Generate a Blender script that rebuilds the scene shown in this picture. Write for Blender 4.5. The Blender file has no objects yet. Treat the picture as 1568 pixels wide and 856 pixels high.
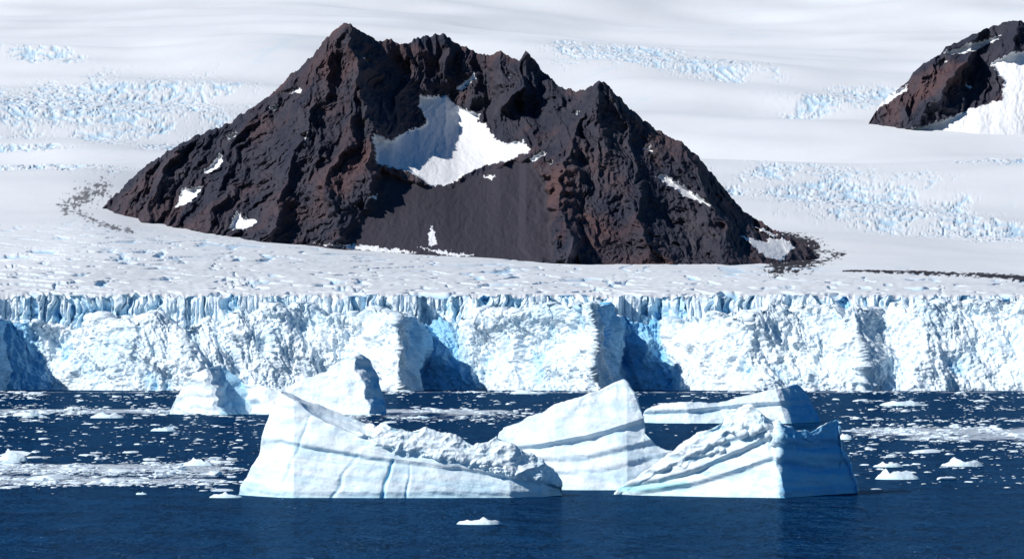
import bpy, math, random, bmesh
import numpy as np
from mathutils import Vector, Matrix
random.seed(4); rng=np.random.default_rng(7)
F=5955.0; H=19.5; CX=784.0; HR=540.0
HF=H*F
def wdist(row): return HF/(row-HR)
# ------------------------------------------------------------ noise
perm=rng.permutation(256).astype(np.int32); perm=np.concatenate([perm,perm])
ang=rng.random(256)*2*np.pi; GC=np.cos(ang).astype(np.float32); GS=np.sin(ang).astype(np.float32)
g3=rng.normal(size=(256,3)); g3/=np.linalg.norm(g3,axis=1)[:,None]; g3=g3.astype(np.float32)
def fade(t): return t*t*t*(t*(t*6-15)+10)
def p2(x,y):
    x,y=np.broadcast_arrays(np.asarray(x,dtype=np.float64),np.asarray(y,dtype=np.float64))
    xi=np.floor(x); yi=np.floor(y); xf=(x-xi).astype(np.float32); yf=(y-yi).astype(np.float32)
    xi=xi.astype(np.int64)&255; yi=yi.astype(np.int64)&255
    u=fade(xf); v=fade(yf); x1=(xi+1)&255; y1=(yi+1)&255
    def g(a,b,dx,dy):
        h=perm[perm[a]+b]; return GC[h]*dx+GS[h]*dy
    a=g(xi,yi,xf,yf); b=g(x1,yi,xf-1,yf); c=g(xi,y1,xf,yf-1); d=g(x1,y1,xf-1,yf-1)
    return 1.4*((a+u*(b-a))*(1-v)+(c+u*(d-c))*v)
def p3(x,y,z):
    x,y,z=np.broadcast_arrays(x,y,z)
    xi=np.floor(x); yi=np.floor(y); zi=np.floor(z)
    xf=(x-xi).astype(np.float32); yf=(y-yi).astype(np.float32); zf=(z-zi).astype(np.float32)
    xi=xi.astype(np.int64)&255; yi=yi.astype(np.int64)&255; zi=zi.astype(np.int64)&255
    u=fade(xf); v=fade(yf); w=fade(zf); r=0
    for i in (0,1):
        for j in (0,1):
            for k in (0,1):
                h=perm[perm[perm[(xi+i)&255]+((yi+j)&255)]+((zi+k)&255)]
                q=g3[h]
                d=q[...,0]*(xf-i)+q[...,1]*(yf-j)+q[...,2]*(zf-k)
                r=r+d*(u if i else 1-u)*(v if j else 1-v)*(w if k else 1-w)
    return 1.5*r
def fbm2(x,y,o=4,g=.5):
    r=0;a=1
    for i in range(o):
        r=r+a*p2(x*2**i+17*i,y*2**i+31*i); a*=g
    return r
def rid2(x,y,o=4,g=.5):
    r=0;a=1;s=0
    for i in range(o):
        r=r+a*(1-2*np.abs(p2(x*2**i+17*i,y*2**i+31*i))); s+=a; a*=g
    return r/s
def fbm3(x,y,z,o=4,g=.5):
    r=0;a=1
    for i in range(o):
        r=r+a*p3(x*2**i+17*i,y*2**i+31*i,z*2**i+7*i); a*=g
    return r
def rid3(x,y,z,o=4,g=.5):
    r=0;a=1;s=0
    for i in range(o):
        r=r+a*(1-2*np.abs(p3(x*2**i+17*i,y*2**i+31*i,z*2**i+7*i))); s+=a; a*=g
    return r/s
def ss(a,b,x):
    t=np.clip((x-a)/(b-a),0,1); return t*t*(3-2*t)
def terp(x,pts): 
    p=np.array(pts,float); return np.interp(x,p[:,0],p[:,1])
def pdist(px,row,pts,ky=1.0):
    d=np.full(px.shape,1e9)
    for (ax,ay),(bx,by) in zip(pts[:-1],pts[1:]):
        ex,ey=bx-ax,(by-ay)*ky; L=ex*ex+ey*ey+1e-9
        t=np.clip(((px-ax)*ex+(row-ay)*ky*ey)/L,0,1)
        d=np.minimum(d,np.hypot(px-ax-t*ex,(row-ay)*ky-t*ey))
    return d
def inpoly(px,row,pts):
    r=np.zeros(px.shape,bool); n=len(pts)
    for i in range(n):
        x1,y1=pts[i]; x2,y2=pts[(i+1)%n]
        if y1==y2: continue
        c=((y1>row)!=(y2>row))&(px<(x2-x1)*(row-y1)/(y2-y1)+x1)
        r^=c
    return r
def blur(a,n):
    for _ in range(n):
        a[1:-1,1:-1]=(a[1:-1,1:-1]*2+a[:-2,1:-1]+a[2:,1:-1]+a[1:-1,:-2]+a[1:-1,2:])/6
    return a
# ------------------------------------------------------------ mesh helpers
def mesh_from(name,V,Q,attrs,mat,smooth=True,nper=4):
    me=bpy.data.meshes.new(name); V=np.ascontiguousarray(V,dtype=np.float32)
    me.vertices.add(len(V)); me.vertices.foreach_set('co',V.ravel())
    me.loops.add(Q.size); me.loops.foreach_set('vertex_index',np.ascontiguousarray(Q,dtype=np.int32).ravel())
    me.polygons.add(len(Q)); me.polygons.foreach_set('loop_start',np.arange(0,Q.size,nper,dtype=np.int32))
    me.polygons.foreach_set('use_smooth',np.full(len(Q),smooth,dtype=bool))
    me.update(calc_edges=True)
    for k,a in attrs.items():
        at=me.attributes.new(k,'FLOAT','POINT'); at.data.foreach_set('value',np.ascontiguousarray(a,dtype=np.float32).ravel())
    me.materials.append(mat)
    ob=bpy.data.objects.new(name,me); bpy.context.scene.collection.objects.link(ob); return ob
def gridmesh(name,P,attrs,mat):
    R,C=P.shape[:2]; idx=np.arange(R*C).reshape(R,C)
    Q=np.stack([idx[:-1,:-1],idx[:-1,1:],idx[1:,1:],idx[1:,:-1]],-1).reshape(-1,4)
    return mesh_from(name,P.reshape(-1,3),Q,attrs,mat)
def normals(P):
    n=np.cross(np.gradient(P,axis=1),np.gradient(P,axis=0)); return n/(np.linalg.norm(n,axis=-1,keepdims=True)+1e-9)
# ------------------------------------------------------------ materials
def newmat(name):
    m=bpy.data.materials.new(name); m.use_nodes=True; nt=m.node_tree
    return m,nt,nt.nodes['Principled BSDF']
def N(nt,t,**k):
    n=nt.nodes.new(t)
    for a,b in k.items(): setattr(n,a,b)
    return n
def noise(nt,vec,scale,detail=5,rough=.55):
    n=N(nt,'ShaderNodeTexNoise'); n.inputs['Scale'].default_value=scale; n.inputs['Detail'].default_value=detail; n.inputs['Roughness'].default_value=rough
    nt.links.new(vec,n.inputs['Vector']); return n.outputs['Fac']
def mapping(nt,sc):
    tc=N(nt,'ShaderNodeTexCoord'); mp=N(nt,'ShaderNodeMapping'); mp.inputs['Scale'].default_value=sc
    nt.links.new(tc.outputs['Object'],mp.inputs['Vector']); return mp.outputs['Vector']
def attr(nt,name): return N(nt,'ShaderNodeAttribute',attribute_name=name).outputs['Fac']
def mix(nt,f,a,b):
    n=N(nt,'ShaderNodeMix',data_type='RGBA')
    if isinstance(f,(int,float)): n.inputs[0].default_value=f
    else: nt.links.new(f,n.inputs[0])
    for v,i in((a,6),(b,7)):
        if isinstance(v,tuple): n.inputs[i].default_value=v+(1,)
        else: nt.links.new(v,n.inputs[i])
    return n.outputs[2]
def rampf(nt,v,a,b,lo=0,hi=1):
    n=N(nt,'ShaderNodeMapRange'); n.inputs[1].default_value=a; n.inputs[2].default_value=b; n.inputs[3].default_value=lo; n.inputs[4].default_value=hi
    nt.links.new(v,n.inputs[0]); return n.outputs[0]
def bump(nt,h,dist,strength=1,normal=None):
    b=N(nt,'ShaderNodeBump'); b.inputs['Distance'].default_value=dist; b.inputs['Strength'].default_value=strength
    nt.links.new(h,b.inputs['Height'])
    if normal: nt.links.new(normal,b.inputs['Normal'])
    return b.outputs[0]
def ice_material(name,white,blue,sc,bd,deep=(0.04,0.36,0.78)):
    m,nt,b=newmat(name); v=mapping(nt,(1,1,1))
    n1=noise(nt,v,0.9*sc,6,.6); n2=noise(nt,v,0.12*sc,3,.5)
    ab=attr(nt,'blue')
    c=mix(nt,rampf(nt,ab,0,.7),white,blue)
    c=mix(nt,rampf(nt,n2,.45,.75,0,.12),c,blue)
    c=mix(nt,rampf(nt,ab,.5,1.1,0,1),c,deep)
    c=mix(nt,attr(nt,'teal'),c,(0.16,0.66,0.68))
    nt.links.new(c,b.inputs['Base Color']); b.inputs['Roughness'].default_value=.55
    b.inputs['Specular IOR Level'].default_value=.3
    nt.links.new(bump(nt,n1,bd),b.inputs['Normal']); return m
M_cliff=ice_material('glacier_ice',(.78,.87,.93),(.30,.62,.85),.5,.9)
M_berg=ice_material('iceberg_ice',(.80,.88,.93),(.32,.67,.88),2.2,.07)
M_bergfar=ice_material('distant_iceberg_ice',(.78,.87,.93),(.30,.63,.86),1.1,.25)
def snow_material():
    m,nt,b=newmat('snowfield_snow')
    v=mapping(nt,(1/500,1/1300,1/300)); n=noise(nt,v,1,5,.6)
    v2=mapping(nt,(1/14,1/40,1/14)); n2=noise(nt,v2,1,4,.6)
    c=mix(nt,rampf(nt,n,.3,.7),(.66,.69,.72),(.79,.82,.85))
    c=mix(nt,attr(nt,'blue'),c,(.28,.58,.82))
    c=mix(nt,attr(nt,'dirt'),c,(.04,.035,.038))
    nt.links.new(c,b.inputs['Base Color']); b.inputs['Roughness'].default_value=.7; b.inputs['Specular IOR Level'].default_value=.15
    nt.links.new(bump(nt,n2,1.0,.3),b.inputs['Normal']); return m
M_snow=snow_material()
def rock_material(sc):
    m,nt,b=newmat('dark_rock')
    v=mapping(nt,(1,.6,.5)); n1=noise(nt,v,1/50*sc,6,.65); n2=noise(nt,mapping(nt,(1,1,1)),1/6*sc,6,.7); n3=noise(nt,mapping(nt,(1,1,1)),1/150*sc,6,.62)
    c=mix(nt,rampf(nt,n1,.35,.65),(.019,.024,.042),(.050,.048,.064))
    c=mix(nt,rampf(nt,n3,.48,.66,0,.62),c,(.120,.064,.058))
    c=mix(nt,rampf(nt,n2,.58,.8,0,.35),c,(.15,.125,.125))
    c=mix(nt,attr(nt,'scree'),c,(.042,.040,.054))
    c=mix(nt,attr(nt,'snow'),c,(.74,.76,.79))
    nt.links.new(c,b.inputs['Base Color']); b.inputs['Roughness'].default_value=.9; b.inputs['Specular IOR Level'].default_value=.15
    nt.links.new(bump(nt,n2,1.5,.6),b.inputs['Normal']); return m
M_rock=rock_material(1.0); M_rock2=rock_material(.7)
def water_material():
    m,nt,b=newmat('sea_water')
    out=nt.nodes['Material Output']
    n1=noise(nt,mapping(nt,(.30,.55,1)),1.0,5,.62)
    n2=noise(nt,mapping(nt,(.045,.06,1)),1.0,4,.55)
    n3=noise(nt,mapping(nt,(.22,.11,1)),1.0,4,.65)
    ns=noise(nt,mapping(nt,(.6,.16,1)),1.0,6,.7)
    c=mix(nt,rampf(nt,n2,.3,.7),(.0010,.022,.078),(.0022,.043,.132))
    s=N(nt,'ShaderNodeMath',operation='ADD'); nt.links.new(attr(nt,'slush'),s.inputs[0]); nt.links.new(ns,s.inputs[1])
    sf=rampf(nt,s.outputs[0],.95,1.12)
    c=mix(nt,sf,c,(.66,.74,.82))
    bn=bump(nt,n3,7.0,1.0); bn=bump(nt,n1,1.6,1.0,bn); bn=bump(nt,n2,6.0,1.0,bn)
    nt.nodes.remove(b)
    df=N(nt,'ShaderNodeBsdfDiffuse'); gl=N(nt,'ShaderNodeBsdfGlossy'); gl.inputs['Roughness'].default_value=.12; gl.inputs['Color'].default_value=(.35,.68,1,1)
    nt.links.new(c,df.inputs['Color']); nt.links.new(bn,df.inputs['Normal']); nt.links.new(bn,gl.inputs['Normal'])
    ms=N(nt,'ShaderNodeMixShader'); ms.inputs[0].default_value=.09
    nt.links.new(df.outputs[0],ms.inputs[1]); nt.links.new(gl.outputs[0],ms.inputs[2]); nt.links.new(ms.outputs[0],out.inputs['Surface'])
    return m
M_water=water_material()
# ------------------------------------------------------------ glacier front
pxc=np.arange(-420,1990,1.1)
FB=[(-420,-10),(-300,10),(-60,-14),(-30,-34),(5,38),(80,38),(140,24),(200,2),(260,4),(330,-4),(420,-2),(490,2),(560,-10),(590,-24),(612,-34),(628,-14),(650,38),(710,34),(800,12),(860,-2),(890,-18),(914,-34),(932,-12),(956,46),(1020,42),(1100,12),(1150,-2),(1220,2),(1290,-8),(1312,-12),(1345,8),(1420,-2),(1500,2),(1568,-10),(1620,-18),(1650,14),(1800,0),(2000,-20)]
CR=[(-420,480),(-40,485),(0,502),(50,492),(80,505),(120,500),(150,488),(220,490),(300,500),(370,484),(430,468),(480,476),(540,488),(590,478),(618,486),(660,492),(700,496),(760,480),(820,474),(880,466),(915,458),(935,480),(990,495),(1060,488),(1120,484),(1200,472),(1280,478),(1360,470),(1450,466),(1568,462),(2000,470)]
xm=(pxc-CX)/F*2020
crow=terp(pxc,CR)
z1=(598-crow)*2010/F+4.0*fbm2(xm/9,xm*0+3.3,5,.62)
rimz0=49.9
fis1=rid2(xm/11,xm*0+8.1,3)
z2=rimz0+1.1*fbm2(xm/25,xm*0+1.7,3)-2.6*np.clip(fis1-.5,0,1)*2.2
z1=np.minimum(z1,z2-4)
nr=(0,180,26,76)
t=np.linspace(0,1,nr[1])[:,None]
z1s=(598-crow)*2010/F
zl=-3+t*(z1s[None]+3)+(t**7)*(z1-z1s)[None]
PXw=pxc[None]+12*p2(xm[None]/40,zl/24)+.30*(zl-20)
Fx=terp(PXw,FB)+12*fbm2((xm[None]+.4*zl)/50,zl/65+.5,3,.5)
yl=2000+Fx+.48*np.clip(zl,0,99)
yup=np.maximum(2056+8*fbm2(xm/45,xm*0+9,4),yl[-1]+6)
t2=np.linspace(0,1,nr[2]+1)[1:,None]
zg=z1[None]+t2*1.0-4.5*np.sin(t2*np.pi); yg=yl[-1:]*(1-t2)+(yup[None]-2)*t2
t3=np.linspace(0,1,nr[3]+1)[1:,None]
zu=z1[None]+1+t3*(z2-z1-1)[None]; yu=yup[None]-2+2.5*t3
Z=np.vstack([zl,zg,zu]); Y=np.vstack([yl,yg,yu])
X=(pxc-CX)[None]/F*Y
P=np.stack([X,Y,Z],-1)
nn=normals(P)
part=np.vstack([zl*0,zg*0+.5,zu*0+1])
Xd=X+.45*Z
big=8.5*(rid3(Xd/34,Y/38,Z/50,2,.45)-.35)
med=5.2*(rid3(Xd/13,Y/13,Z/24,5,.62)-.4)
sm_=1.3*fbm3(X/3.8,Y/3.8,Z/4.5,3,.65)
flut=rid2(Xd/12+.35*p2(X/22,Z/22),Z/55+Y/70,5,.64)
rg=ss(-.35,.35,fbm2(X/60+5,Z/40,2))
lo=big+med*(.45+.70*rg)+sm_+4.6*(flut-.42)*(1.3-.8*rg)
thr=.46+.22*p2(X/40+9,Z*0)
fs=np.clip((rid2(X/13+.35*p2(X/15,Z/10),Z/80,4,.58)-thr)/(1-thr),0,1)
fs2=np.clip(rid2(X/4+40,Z/40,2)-.62,0,1)/.38
hi=-10.5*fs-2.2*fs2+.9*fbm3(X/5,Y/5,Z/8,3,.6)
pu=ss(.5,1,part); d=lo*(1-pu)+hi*pu
d[-1]*=.4
P=P+nn*d[...,None]*np.array([.8,1,.35])
P[-1,:,2]=z2
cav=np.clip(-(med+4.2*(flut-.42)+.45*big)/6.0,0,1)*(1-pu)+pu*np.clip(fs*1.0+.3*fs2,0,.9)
lowf=ss(0,.6,fbm2(X/45,Z/30+4,3))
# shadows in the cliff bays, painted in as bluer ice colour
bay_shade=np.zeros_like(Z); pw=PXw-.6*(30-zl)
for a_,b_ in ((-40,60),(622,712),(925,1018)): bay_shade[:len(zl)]=np.maximum(bay_shade[:len(zl)],ss(a_-4,a_+12,PXw)*(1-ss(b_-14,b_+14,pw)))
bl=np.clip(.04+.85*cav+.15*lowf*(1-part)+.58*bay_shade,0,1.1)
P[0,:,2]=-4
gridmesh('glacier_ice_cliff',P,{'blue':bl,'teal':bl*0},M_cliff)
rim=P[-1].copy(); rimbl=bl[-1]
# ------------------------------------------------------------ snowfield
d1=2060+(4600-2060)*np.linspace(0,1,260)**1.2
d2=np.linspace(4600,12600,560)[1:]; d3=np.linspace(12600,19000,30)[1:]
dd=np.concatenate([[2058],d1[1:],d2,d3])
fine=np.arange(0,22000,20.); ker=np.exp(-np.linspace(-2.5,2.5,41)**2); ker/=ker.sum()
def hat(vals):
    y=np.interp(fine,[2055,4600,12000,19000],vals); y=np.concatenate([np.full(20,y[0]),y,np.full(20,y[-1])])
    return np.interp(dd,fine,np.convolve(y,ker,'valid'))
w0,w1,w2,w3=hat([1,0,0,0]),hat([0,1,0,0]),hat([0,0,1,0]),hat([0,0,0,1])
RM=terp(pxc,[(-420,352),(0,352),(145,346),(240,358),(400,371),(640,390),(900,406),(1200,413),(1568,426),(2000,440)])
RM=np.convolve(np.pad(RM,44,'edge'),np.ones(89)/89,'valid')
row0=w0[:,None]*451+w1[:,None]*RM[None]+w2[:,None]*(-60)+w3[:,None]*(-90)
D=dd[:,None]+0*pxc[None]; PXg=pxc[None]+0*D
k=np.exp(-(D-2058)/40)
Yt=D+(rim[None,:,1]-2058)*k
Xt=(PXg-CX)/F*Yt
Zt=H+(HR-row0)/F*Yt
far=ss(4300,6500,D)
nun=np.exp(-((PXg-1500)/260)**2-((D-8050)/700)**2)
und=far*(66*fbm2(Xt/1500+3,Yt/1700+9,3,.42)+18*fbm2(Xt/900+.0009*Yt,Yt/460,2,.45))*(1-nun)
nearu=(1-far)*ss(2100,2600,D)*2.0*fbm2(Xt/220,Yt/260,3)
Zt=Zt+und+nearu
nz=(1-ss(3200,4700,D))
cr=rid2(PXg/80+.5*p2(PXg/90,row0/20),(row0-.03*PXg)/6.0,3,.45)
rare=.22*fbm2(PXg/120+7,row0/16,2)
crm=ss(.66,.82,cr+rare)
fadem=1-ss(4300,4900,D)
blk=fbm2(PXg/22,row0/4.0,2,.5)
Zt=Zt+fadem*(-3.2*crm*(.4+.6*nz)+(.15+.25*nz)*blk)
blue=crm*(.42+.34*nz)*fadem
fields=[(150,150,300,52,-.03,-.00018),(60,275,190,30,.02,0),(285,192,120,14,-.1,0),(1010,108,230,36,.10,-.00022),(1290,155,150,18,-.1,0),(1330,300,310,52,.13,-.00012),(1500,340,170,30,.1,0),(1530,255,110,10,0,0),(40,200,110,8,0,0),(60,90,110,10,.05,0)]
m=np.zeros_like(D)
ew=.5*fbm2(PXg/60,row0/14,3)
for cx,cy,rx,ry,sl,cv in fields:
    yy=row0-(cy+sl*(PXg-cx)-cv*(PXg-cx)**2)
    m=np.maximum(m,1-ss(-.2,1.15,((PXg-cx)/rx)**2+(yy/ry)**2+ew))
m=m*ss(4700,5400,D)
flow=row0-.10*PXg*np.tanh((PXg-500)/400)+.00022*(PXg-700)**2*.25
wp=5*p2(PXg/60,row0/25)
c1=rid2((PXg+2.6*row0+wp)/24,(flow+wp*.3)/3.8,3,.55)
c1b=rid2((PXg-.5*row0)/40,(flow+wp)/5.0,2,.5)
c2=ss(1.05-.48*m,1.32-.48*m,np.maximum(c1,c1b)+.1)*ss(.02,.3,m)
Zt=Zt-4.0*c2*m+m*.8*fbm2(PXg/12,row0/3,2)
blue=np.maximum(blue,.52*c2*ss(0,.8,m))
ln=ss(.86,.97,rid2(PXg/240+.012*row0,(row0+.05*PXg)/11,1))*ss(.05,.45,p2(PXg/150,row0/40))*ss(5000,7000,D)
blue=np.maximum(blue,.10*ln)
Zt=rim[None,:,2]*k+Zt*(1-k); Zt[0]=rim[:,2]; Yt[0]=rim[:,1]; Xt[0]=rim[:,0]
blue[0]=rimbl
nzd=fbm2(PXg/8,row0/2.8,4,.65)
dirt=np.zeros_like(D)
dl=pdist(PXg,row0,[(100,328),(125,318),(160,312)],1.6); dirt=np.maximum(dirt,.8*ss(-.25,.25,nzd+.35-dl/15))
dl=pdist(PXg,row0,[(115,330),(150,345),(200,356)],1.6); dirt=np.maximum(dirt,.8*ss(-.25,.25,nzd+.3-dl/8))
dl=pdist(PXg,row0,[(1195,362),(1240,380),(1235,400),(1190,408)],1.4); dirt=np.maximum(dirt,ss(-.2,.15,nzd+1.0-dl/15))
dl=pdist(PXg,row0,[(1230,382),(1290,389),(1240,406)],2.2); dirt=np.maximum(dirt,ss(-.1,.2,nzd+.2-dl/16))
wd=terp(pxc,[(1290,.5),(1350,2.0),(1450,2.8),(1568,4.6),(1800,7)])[None]
dl=np.abs(row0-terp(pxc,[(1290,417),(1400,418),(1500,422),(1568,427),(2000,447)])[None])
dirt=np.maximum(dirt,ss(-.2,.15,.8*nzd+.9-dl/wd)*(PXg>1290)*(D<5600))
gridmesh('snowfield',np.stack([Xt,Yt,Zt],-1),{'blue':blue,'dirt':dirt},M_snow)
# ------------------------------------------------------------ mountains
def mountain(name,px,crest,base,Yb,Yc,ridges,hollows,snow,scree,amp,mat,nrow,kx,jag,sink=0):
    cr=terp(px,crest); br=terp(px,base)+sink; cr=np.minimum(cr,br-1)
    jg=jag*fbm2(px/9,px*0+2.2,4,.6)*ss(0,60,px-px[0])*ss(0,60,px[-1]-px)
    yb=terp(px,Yb); yc=terp(px,Yc)
    v=np.linspace(0,1,nrow)[:,None]
    Ym=yb[None]*(1-v)+yc[None]*v
    row=br[None]*(1-v)+cr[None]*v+jg[None]*v**14
    PX=px[None]+0*v
    Zm=H+(HR-row)/F*Ym
    q=Ym[0,len(px)//2]/4700.
    sc=np.zeros_like(Ym); w=PX+7*fbm2(PX/22,row/22,3,.6); r2=row+6*fbm2(PX/20+9,row/20,3,.6)
    for p in scree: sc=np.maximum(sc,inpoly(w,r2,p).astype(float))
    sc=blur(sc,14)
    sn=np.zeros_like(Ym); w=PX+3*fbm2(PX/8,row/8,3,.7); r2=row+3*fbm2(PX/8+50,row/8,3,.7)
    for p in snow: sn=np.maximum(sn,inpoly(w,r2,p).astype(float))
    snb=blur(sn.copy(),10)
    calm=np.clip(1-.92*np.maximum(sc,snb),0,1)
    off=np.zeros_like(Ym)
    wx=PX+14*fbm2(PX/60,row/60,4,.55); wr=row+10*fbm2(PX/50+20,row/50,3)
    for pts,a,wd in ridges:
        dd_=pdist(wx,wr,pts); off-=a*np.exp(-dd_/wd)*(.3+.7*calm)
    for cx,cy,rx,ry,a in hollows: off+=a*np.exp(-((PX-cx)/rx)**2-((row-cy)/ry)**2)
    fan=(row-60)*kx*np.clip((PX-px.mean())/350,-1,1)
    gx=wx-fan
    g=rid2(gx/58,wr/240,5,.52)
    g1=rid2((gx+.3*row)/42+3,(row-.2*gx)/100,4,.52)
    g2=rid2(gx/18+9,wr/62,5,.56)
    fb=fbm2(PX/7,row/9,4,.6)
    fadec=1-.7*ss(.93,1,v)
    off=off-calm*fadec*amp*(50*(g-.4)+13*(g1-.4)+14*(g2-.4)+2.8*fb)
    off=off-(1-calm)*(3.0*fbm2(gx/26,row/110,3)+.7*fb)
    off*=q
    Ym2=Ym+off
    Xm=(PX-CX)/F*Ym
    back=np.linspace(0,1,50)[1:,None]
    Yk=Ym2[-1:]+back*700*q*(.15+.85*ss(0,80,br-cr))[None]
    Zk=Zm[-1:]-(back**1.2)*((br-cr)/F*4900*q+80)[None]+8*q*fbm2(PX[:1]/30,back*6,3)*back
    Xk=(px[None]-CX)/F*yc[None]+0*back
    P=np.concatenate([np.stack([Xm,Ym2,Zm],-1),np.stack([Xk,Yk,Zk],-1)],0)
    z=np.zeros_like(Yk)
    return gridmesh(name,P,{'snow':np.vstack([sn,z]),'scree':np.vstack([sc,z])},mat)
crest=[(125,362),(140,340),(150,325),(180,295),(215,262),(250,238),(300,212),(350,190),(400,160),(445,117),(480,90),(505,62),(520,50),(535,41),(545,50),(560,57),(580,65),(600,61),(612,68),(630,65),(640,58),(665,54),(680,54),(695,65),(720,75),(745,85),(765,78),(780,88),(795,97),(805,82),(815,90),(830,108),(850,128),(865,138),(890,141),(915,132),(930,140),(960,165),(1000,195),(1040,220),(1070,245),(1100,280),(1130,315),(1160,338),(1200,360),(1235,374),(1250,392),(1285,420)]
base=[(125,364),(145,356),(240,372),(400,388),(640,404),(900,420),(1200,428),(1285,424)]
Yb=[(125,4960),(200,4800),(400,4620),(640,4560),(900,4540),(1150,4600),(1285,4850)]
Yc=[(125,5000),(300,5060),(535,5120),(700,5200),(860,5120),(915,5040),(1100,4980),(1285,4900)]
ridges=[([(535,45),(558,120),(572,200),(578,290)],95,22),([(505,70),(480,180),(440,290),(420,360)],55,22),([(915,135),(885,200),(850,290),(865,385)],90,28),
 ([(930,140),(975,250),(985,390)],45,20),([(400,160),(350,250),(320,340)],45,20),([(1040,225),(1080,310),(1120,400)],45,20),([(805,85),(800,130),(770,165)],55,15),([(300,212),(250,280),(210,345)],40,18),([(680,55),(690,100)],40,16),([(620,68),(625,130),(600,200)],35,14),([(480,180),(500,280),(520,370)],35,18),([(560,120),(535,220),(500,300)],30,14)]
hollows=[(690,190,95,75,140),(640,110,40,40,45),(800,170,40,30,30)]
snow=[[(640,140),(665,142),(685,138),(690,150),(710,160),(735,168),(730,178),(745,185),(755,205),(770,217),(800,215),(814,230),(780,245),(745,250),(720,260),(690,280),(660,284),(630,264),(600,257),(578,252),(574,208),(600,214),(625,195),(652,182),(640,155)],
 [(697,130),(725,111),(730,116),(705,133)],[(313,264),(340,236),(344,250),(320,269)],[(270,320),(280,290),(314,285),(300,307)],[(353,352),(364,322),(372,334),(396,338),(380,351)],
 [(1005,272),(1015,268),(1050,288),(1088,317),(1070,312),(1038,294)],[(1133,360),(1165,370),(1200,364),(1216,378),(1196,401),(1165,388)],[(1148,343),(1190,360),(1185,364)],[(225,357),(280,350),(345,366),(280,364)],
 [(655,362),(661,345),(669,374),(658,377)],[(638,379),(725,390),(700,394)],[(348,210),(362,203),(366,212),(352,217)],[(443,144),(460,137),(463,143)],[(812,243),(828,231),(837,237),(818,248)],[(738,267),(757,268),(752,274)],
 [(563,302),(579,299),(578,308)],[(984,230),(995,225),(998,236)],[(480,374),(560,376),(640,386),(600,388)],[(135,335),(160,345),(158,350)],[(468,210),(474,206),(472,222)],[(560,95),(566,93),(563,100)],[(410,170),(425,163),(424,168)],[(350,366),(395,371),(395,375)],[(880,176),(886,174),(884,180)],[(775,118),(782,114),(781,120)],[(838,252),(844,248),(843,255)]]
scree=[[(585,262),(640,282),(700,280),(760,255),(815,245),(840,300),(850,400),(700,410),(540,400),(530,370),(565,320)]]
mountain('mountain',np.arange(125,1285,.9),crest,base,Yb,Yc,ridges,hollows,snow,scree,1.0,M_rock,520,.55,3.4)
crest2=[(1318,206),(1330,190),(1340,172),(1352,155),(1385,130),(1400,108),(1430,90),(1447,74),(1480,60),(1505,48),(1530,38),(1555,34),(1568,38),(1600,28),(1660,50),(1720,100),(1800,190),(1830,215)]
base2=[(1318,210),(1400,206),(1500,190),(1600,185),(1700,195),(1830,220)]
snow2=[[(1380,204),(1440,186),(1490,165),(1535,154),(1536,124),(1516,98),(1545,84),(1600,74),(1640,60),(1800,150),(1840,330),(1300,330),(1300,212)],[(1440,84),(1475,72),(1532,56),(1520,66),(1480,84),(1462,86)],[(1340,170),(1352,152),(1388,130),(1384,142),(1355,160)],[(1475,128),(1490,132),(1484,138)],[(1435,100),(1442,97),(1440,104)]]
mountain('rocky_nunatak',np.arange(1318,1830,1.0),crest2,base2,[(1318,8050),(1500,7850),(1830,8050)],[(1318,8120),(1500,8400),(1830,8100)],[([(1500,50),(1450,120),(1400,190)],60,18),([(1560,36),(1540,80)],40,18),([(1430,90),(1380,180)],35,14)],[],snow2,[],.8,M_rock2,300,.1,2.5,sink=45)
# ------------------------------------------------------------ sea
xs=np.linspace(-900,900,900)
ys=np.concatenate([np.linspace(-200,300,30)[:-1],HF/(np.linspace(926,596,520)-HR),[2200]])
YW,XW=np.meshgrid(ys,xs,indexing='ij')
roww=HR+HF/np.maximum(YW,50); pxw=CX+XW/np.maximum(YW,50)*F
def band(px,row,r0,wd,x0,x1,e=60):
    return np.exp(-((row-r0)/wd)**2)*ss(x0-e,x0+e,px)*(1-ss(x1-e,x1+e,px))
def slushf(px,row):
    return (1.15*band(px,row,717,9,-600,360,40)+1.0*band(px,row,736,8,-600,350,40)+1.15*band(px,row,660,7,1290,2400,30)+.8*band(px,row,671,5,1350,2400,60)
      +1.05*band(px,row,630,4.5,-400,790,60)+.55*band(px,row,640,7,480,1000,50)+.7*band(px,row,600.5,1.5,-500,2200,50)+.45*band(px,row,752,3,300,380,20))
sl=slushf(pxw,roww)*(YW>100)
sl=np.clip(sl*(.95+.5*fbm2(pxw/40,roww/5,3)),0,1)*.78
gridmesh('sea',np.stack([XW,YW,0*XW],-1),{'slush':sl},M_water)
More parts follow.
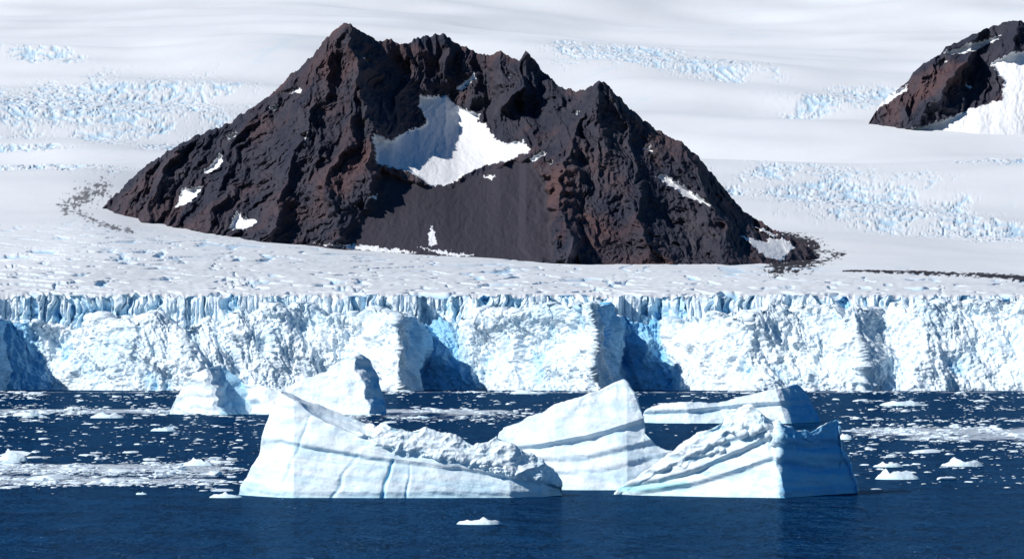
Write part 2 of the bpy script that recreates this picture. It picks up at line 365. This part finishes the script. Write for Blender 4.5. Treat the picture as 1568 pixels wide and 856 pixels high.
# ------------------------------------------------------------ icebergs
def berg(name,D,W,top,ff,mat,lines=(),rough=None,step=.8,nf=230,thick=60,amp=.5,teal=None,jag=1.5,smooth=.25,blue0=.03,shade=None):
    s=D/F; px=np.arange(top[0][0],top[-1][0]+.01,step)
    tr0=terp(px,top)
    R1=rough(px,tr0) if rough else np.ones_like(px)
    jg=jag*(.2+R1)*fbm2(px/13,px*0+D,5,.6)*ss(0,14,px-px[0])*ss(0,14,px[-1]-px)
    topz=np.maximum((W-tr0)*s,-1.0); zb=-1.6
    v=np.linspace(0,1,nf)[:,None]
    jgz=-jg*s*ss(0,12,W-tr0)
    Z=zb+v*(topz-zb)[None]+v**8*jgz[None]; PX=px[None]+0*v; ROW=W-Z/s
    Y=D+ff(PX,ROW,tr0[None]+0*v)*s
    X=(PX-CX)/F*Y
    b=np.linspace(0,1,70)[1:,None]
    tz=(topz+jgz)[None]
    Zk=tz*(1-b**1.6)+zb*b**1.6; Yk=Y[-1:]+thick*s*(b**.8)*(.15+.85*ss(0,30,W-tr0))[None]
    Xk=X[-1:]+0*b
    P=np.concatenate([np.stack([X,Y,Z],-1),np.stack([Xk,Yk,Zk],-1)],0)
    PXa=np.vstack([PX,px[None]+0*b]); Ra=np.vstack([ROW,W-Zk/s]); fr=np.vstack([PX*0+1,0*Xk])
    n=normals(P); x,y,z=P[...,0]/s,P[...,1]/s,P[...,2]/s
    ra=rough(PXa,Ra) if rough else np.ones_like(PXa)
    d=smooth*10*fbm3(x/75,y/75,z/50,3,.5)+smooth*1.6*fbm3(x/18,y/18,z/12,3,.5)
    d=d+(1-ra)*smooth*1.3*fbm2(PXa/130,(Ra-.14*PXa)/10,3,.5)*fr
    d=d+ra*amp*(17*(rid3(x/46,y/46,z/32,3,.48)-.4)+3.4*(rid3(x/15,y/15,z/11,2,.5)-.4)+.8*fbm3(x/6,y/6,z/6,2,.6))
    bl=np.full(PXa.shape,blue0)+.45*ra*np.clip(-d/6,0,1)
    bl=bl+.20*(1-.6*ra)*ss(-.2,.7,fbm2(PXa/110,(Ra-.12*PXa)/14,3,.45)+.15)*fr
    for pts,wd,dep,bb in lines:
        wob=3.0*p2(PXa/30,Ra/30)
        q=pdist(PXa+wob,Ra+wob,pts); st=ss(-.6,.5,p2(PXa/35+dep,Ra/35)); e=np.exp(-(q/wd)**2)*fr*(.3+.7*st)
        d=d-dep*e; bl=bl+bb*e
    if shade: bl=bl+shade(PXa,Ra)*fr  # paints shade into the ice colour: bluer on sides turned from the sun
    d=d*ss(0,6,PXa-px[0]+2)*ss(0,6,px[-1]-PXa+2)
    P=P+n*(d*s)[...,None]
    te=np.zeros_like(PXa)
    wl=np.exp(-np.clip(W-Ra,0,99)/2.0)*fr; te=np.maximum(te,.3*wl)
    if teal:
        for pts,wd,aa in teal: te=np.maximum(te,aa*np.exp(-(pdist(PXa,Ra,pts)/wd)**2)*fr)
    return gridmesh(name,P,{'blue':np.clip(bl,0,1.2),'teal':te},mat)
def parent(name,obs):
    e=bpy.data.objects.new(name,None); bpy.context.scene.collection.objects.link(e)
    c=sum((Vector(o.data.vertices[len(o.data.vertices)//2].co) for o in obs),Vector())/len(obs); e.location=(c.x,c.y,0)
    for o in obs: o.parent=e; o.matrix_parent_inverse=Matrix.Translation((-c.x,-c.y,0))
    return e
topA=[(364,766),(372,745),(382,728),(396,700),(406,670),(415,632),(423,608),(431,601),(450,606),(480,620),(520,637),(560,651),(575,655),(590,651),(605,656),(625,662),(650,659),(680,668),(705,672),(725,682),(745,680),(760,671),(772,680),(785,690),(810,698),(830,708),(845,720),(856,736),(859,746),(861,768)]
def roughA(px,row):
    line=terp(px,[(530,662),(560,674),(600,690),(700,708),(780,726),(862,752)])+6*fbm2(px/18,row/18,3,.6)
    return ss(520,580,px)*ss(-4,6,line-row)
def fA(px,row,tr):
    b=terp(px,[(364,130),(395,62),(430,18),(450,6),(520,0),(600,-6),(700,0),(780,10),(830,38),(862,110)])
    o=b+.42*(763-row)
    e=terp(px,[(431,604),(470,630),(510,653),(560,668),(600,660)])
    o=o+3.2*np.clip(e-row,0,60)*(px>431)*(1-ss(560,600,px))
    o=o-8*roughA(px,row)
    o=o-6*ss(0,9,terp(px,[(364,690),(430,682),(560,706),(700,722),(860,750)])-row)
    return o+4*ss(752,763,row)
LA=[([(400,676),(440,683),(560,706),(640,715),(740,727),(850,748)],2.4,1.0,.20),([(601,708),(592,735),(584,766)],2.8,4,.60),([(548,700),(525,730),(508,766)],2.8,3,.30),([(474,640),(452,700),(425,766)],2.5,1.5,.12),([(628,715),(622,766)],2.0,2,.25)]
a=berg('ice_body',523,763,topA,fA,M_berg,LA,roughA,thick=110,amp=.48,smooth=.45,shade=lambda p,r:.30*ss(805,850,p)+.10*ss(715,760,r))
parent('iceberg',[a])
topB1=[(762,752),(765,690),(767,666),(775,654),(800,643),(850,622),(880,612),(915,600),(945,588),(955,584),(962,592),(975,618),(984,640),(988,662),(1002,678),(1022,690),(1060,700),(1120,715),(1165,754)]
def roughB1(px,row):
    tr=terp(px,topB1); return .35*(1-ss(10,30,row-tr))*(1-ss(975,1000,px))
def fB1(px,row,tr):
    b=terp(px,[(762,110),(776,40),(850,10),(900,0),(960,-6),(990,4),(1040,20),(1165,60)])
    o=b+.62*(750-row)
    for pts,k,w in (([(762,694),(830,687),(900,674),(990,648),(1060,640)],11,9),([(762,716),(840,710),(900,706),(960,692),(1060,668)],8,12),([(762,735),(850,730),(930,724),(1000,706),(1060,696)],5,10)):
        o=o-k*ss(-1,w,terp(px,pts)-row)
    return o
LB1=[([(762,696),(830,689),(900,676),(988,650)],3,.6,.14),([(830,712),(900,708),(960,694),(1030,676)],4,.4,.10)]
b1=berg('left_wing',553,750,topB1,fB1,M_berg,LB1,roughB1,thick=90,amp=.5,jag=1.2,smooth=.5)
topB2=[(940,764),(950,752),(975,736),(1000,716),(1040,690),(1070,668),(1085,657),(1103,648),(1113,632),(1128,625),(1145,622),(1165,629),(1182,642),(1200,652),(1222,661),(1242,663),(1262,653),(1275,648),(1283,646),(1286,668),(1288,690),(1298,706),(1306,728),(1311,742),(1314,765)]
def roughB2(px,row):
    tr=terp(px,topB2); w=terp(px,[(940,8),(1000,14),(1100,40),(1160,42),(1200,30),(1240,16),(1290,10)])*(1+.5*fbm2(px/20,row/20,2))
    return (1-ss(.7,1.1,(row-tr)/w))*(.25+.75*ss(980,1060,px)*(1-.55*ss(1190,1230,px)))
def fB2(px,row,tr):
    pw=px+7*p2(px*0+3,row/22)+.25*(700-row)
    b=terp(pw,[(940,150),(960,118),(1000,88),(1060,50),(1120,22),(1180,0),(1188,2),(1205,34),(1240,105),(1280,180),(1318,255)])
    o=b+(.5*(1-ss(1180,1200,px))+.12*ss(1180,1200,px))*(762-row)
    for pts,k,w in (([(940,752),(1010,742),(1060,727),(1110,706),(1185,672),(1240,690),(1320,676)],10,9),([(960,766),(1060,748),(1120,730),(1185,706),(1250,724),(1320,712)],8,10),([(1010,728),(1060,702),(1100,684),(1150,668),(1190,655),(1320,650)],6,8)):
        o=o-k*ss(-1,w,terp(px,pts)-row)
    return o-7*roughB2(px,row)
LB2=[([(950,752),(1010,744),(1060,729),(1110,708),(1185,674),(1240,692),(1310,680)],3.2,.8,.18),([(1000,762),(1060,750),(1120,732),(1185,708),(1250,726),(1310,716)],4,.5,.10),([(1010,730),(1060,704),(1100,686),(1150,670)],2.5,.6,.12)]
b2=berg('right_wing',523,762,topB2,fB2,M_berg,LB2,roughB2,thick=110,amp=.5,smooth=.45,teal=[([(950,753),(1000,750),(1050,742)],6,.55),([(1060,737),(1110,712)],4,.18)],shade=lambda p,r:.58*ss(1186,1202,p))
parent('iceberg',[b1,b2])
topC=[(260,638),(266,618),(278,600),(290,586),(305,573),(322,563),(336,561),(348,569),(362,578),(374,590),(386,594),(396,588),(408,596),(420,600),(436,597),(455,588),(480,578),(510,562),(535,550),(552,543),(566,552),(577,575),(585,605),(592,638)]
def fC(px,row,tr):
    pw=px+8*p2(px/30,row/14)+.3*(600-row)
    return terp(pw,[(255,80),(290,34),(322,0),(330,2),(348,50),(376,64),(392,36),(410,26),(440,28),(500,8),(556,-10),(568,4),(600,95)])+.62*(635-row)
def rC(px,row): return .5+.3*p2(px/40,row/30)
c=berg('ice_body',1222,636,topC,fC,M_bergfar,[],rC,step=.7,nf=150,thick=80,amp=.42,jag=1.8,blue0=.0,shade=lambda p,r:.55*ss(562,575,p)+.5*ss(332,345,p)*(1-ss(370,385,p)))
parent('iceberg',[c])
topD=[(982,649),(988,632),(1000,625),(1020,619),(1060,616),(1100,617),(1130,608),(1170,600),(1200,594),(1222,590),(1232,600),(1245,618),(1254,638),(1257,649)]
def fD(px,row,tr): return terp(px+.3*(620-row),[(982,60),(1000,20),(1050,0),(1100,8),(1130,0),(1195,-8),(1204,0),(1258,130)])+.9*(648-row)-10*ss(-1,7,terp(px,[(982,634),(1060,632),(1160,622),(1257,618)])-row)
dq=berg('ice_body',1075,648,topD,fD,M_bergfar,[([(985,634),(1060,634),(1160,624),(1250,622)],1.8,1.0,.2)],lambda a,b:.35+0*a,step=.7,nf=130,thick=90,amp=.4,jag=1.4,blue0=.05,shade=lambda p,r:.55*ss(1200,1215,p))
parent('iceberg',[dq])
floes=[(697,771,803,793),(1344,1418,621,611),(1437,1509,714,701),(1338,1412,734,717),(134,192,640,627),(-12,46,706,687),(318,372,762,753),(228,274,660,648),(18,72,637,627),(1335,1385,715,706),(780,840,603,597),(278,330,713,700),(1282,1306,673,663),(208,226,757,752),(620,672,640,634)]
for i,(x0,x1,W,tp) in enumerate(floes):
    w=x1-x0; h=W-tp; r=np.random.default_rng(50+i)
    n_=13; xs_=np.linspace(x0,x1,n_); u=np.linspace(-1,1,n_)
    hh=(1-np.abs(u)**3)*(.45+.35*r.random(n_)); pk=r.integers(3,10); hh[pk]=1; hh[pk-1]=max(hh[pk-1],.7); hh=h*hh; hh[0]=hh[-1]=-.2*h
    tpts=[(x,W-y) for x,y in zip(xs_,hh)]
    def ffl(px,row,tr,x0=x0,x1=x1,w=w,W=W): 
        u=(px-(x0+x1)/2)/(w/2); return .5*w*(1-np.sqrt(np.clip(1-u*u,0,1)))+1.2*(W-row)
    berg('ice_floe',wdist(W),W,tpts,ffl,M_berg,(),None,step=.6,nf=50,thick=w*.6,amp=.16,jag=1.0,blue0=.02)
# ------------------------------------------------------------ brash ice (one mass)
bm=bmesh.new(); bmesh.ops.create_icosphere(bm,subdivisions=2,radius=1)
bv=np.array([v.co[:] for v in bm.verts]); bf=np.array([[v.index for v in f.verts] for f in bm.faces]); bm.free()
variants=[]
for i in range(14):
    variants.append(bv*(1+.5*fbm3(bv[:,0:1]*1.1+i*9,bv[:,1:2]*1.1,bv[:,2:3]*1.1,3,.6)))
nT=200000
px_=rng.uniform(-380,1950,nT); rw_=598.5+(rng.random(nT)**1.1)*172
side=(1-ss(360,440,px_))+ss(1270,1310,px_)
dens=.02+1.1*slushf(px_,rw_)**1.2+.11*(rw_<648)+.12*side*(rw_<705)+.07*side*(rw_<745)*(px_>900)
dens*=ss(-.35,.5,fbm2(px_/70,rw_/9,3)+.05)*(1-.97*ss(742,757,rw_))
keep=rng.random(nT)<dens*.5
px_=px_[keep]; rw_=rw_[keep]; n=len(px_)
print('chunks',n)
size=np.exp(rng.normal(.22,.74,n)); size=np.clip(size,.5,12)*(.65+.5*(rw_-598)/150)
dist=HF/(rw_-HR); sm=dist/F
Vs=[];Fs=[];o0=0
for i in range(n):
    vv=variants[i%14]; a=rng.random()*6.28; w=size[i]*sm[i]*1.25
    sx=w*rng.uniform(.8,2.0); sy=w*rng.uniform(.8,1.6); sz=w*rng.uniform(.2,.5)
    x=vv[:,0]*sx; y=vv[:,1]*sy; ca,sa=math.cos(a*.2),math.sin(a*.2)
    Vs.append(np.stack([x*ca-y*sa+(px_[i]-CX)*sm[i],x*sa+y*ca+dist[i],vv[:,2]*sz+sz*.15],-1)); Fs.append(bf+o0); o0+=len(vv)
V=np.concatenate(Vs); Fq=np.concatenate(Fs)
mesh_from('brash_ice',V,Fq,{'blue':np.full(len(V),.06),'teal':np.zeros(len(V))},M_berg,smooth=False,nper=3)
# ------------------------------------------------------------ light, sky, camera
L=Vector((.68,.40,-.61)).normalized()
sd=bpy.data.lights.new('sun','SUN'); sd.energy=5.0; sd.angle=math.radians(.5); sd.color=(1,.955,.89)
so=bpy.data.objects.new('sun',sd); so.rotation_euler=L.to_track_quat('-Z','Y').to_euler(); bpy.context.scene.collection.objects.link(so)
w=bpy.data.worlds.new('World'); bpy.context.scene.world=w; w.use_nodes=True; nt=w.node_tree
sky=nt.nodes.new('ShaderNodeTexSky'); sky.sky_type='NISHITA'; sky.sun_disc=False
sky.sun_elevation=math.asin(-L.z); sky.sun_rotation=math.atan2(-L.x,-L.y); sky.air_density=1.0; sky.dust_density=.1; sky.ozone_density=5
hs=nt.nodes.new('ShaderNodeHueSaturation'); hs.inputs['Saturation'].default_value=1.45
bg=nt.nodes['Background']; bg.inputs[1].default_value=.065; nt.links.new(sky.outputs[0],hs.inputs['Color']); nt.links.new(hs.outputs[0],bg.inputs[0])
cd=bpy.data.cameras.new('camera'); cd.sensor_width=36; cd.lens=36*F/1568; cd.shift_y=112/1568; cd.clip_start=1; cd.clip_end=60000
co=bpy.data.objects.new('camera',cd); co.location=(0,0,H); co.rotation_euler=(math.pi/2,0,0); bpy.context.scene.collection.objects.link(co)
sc=bpy.context.scene; sc.camera=co
sc.view_settings.view_transform='Standard'; sc.view_settings.look='None'; sc.view_settings.exposure=0
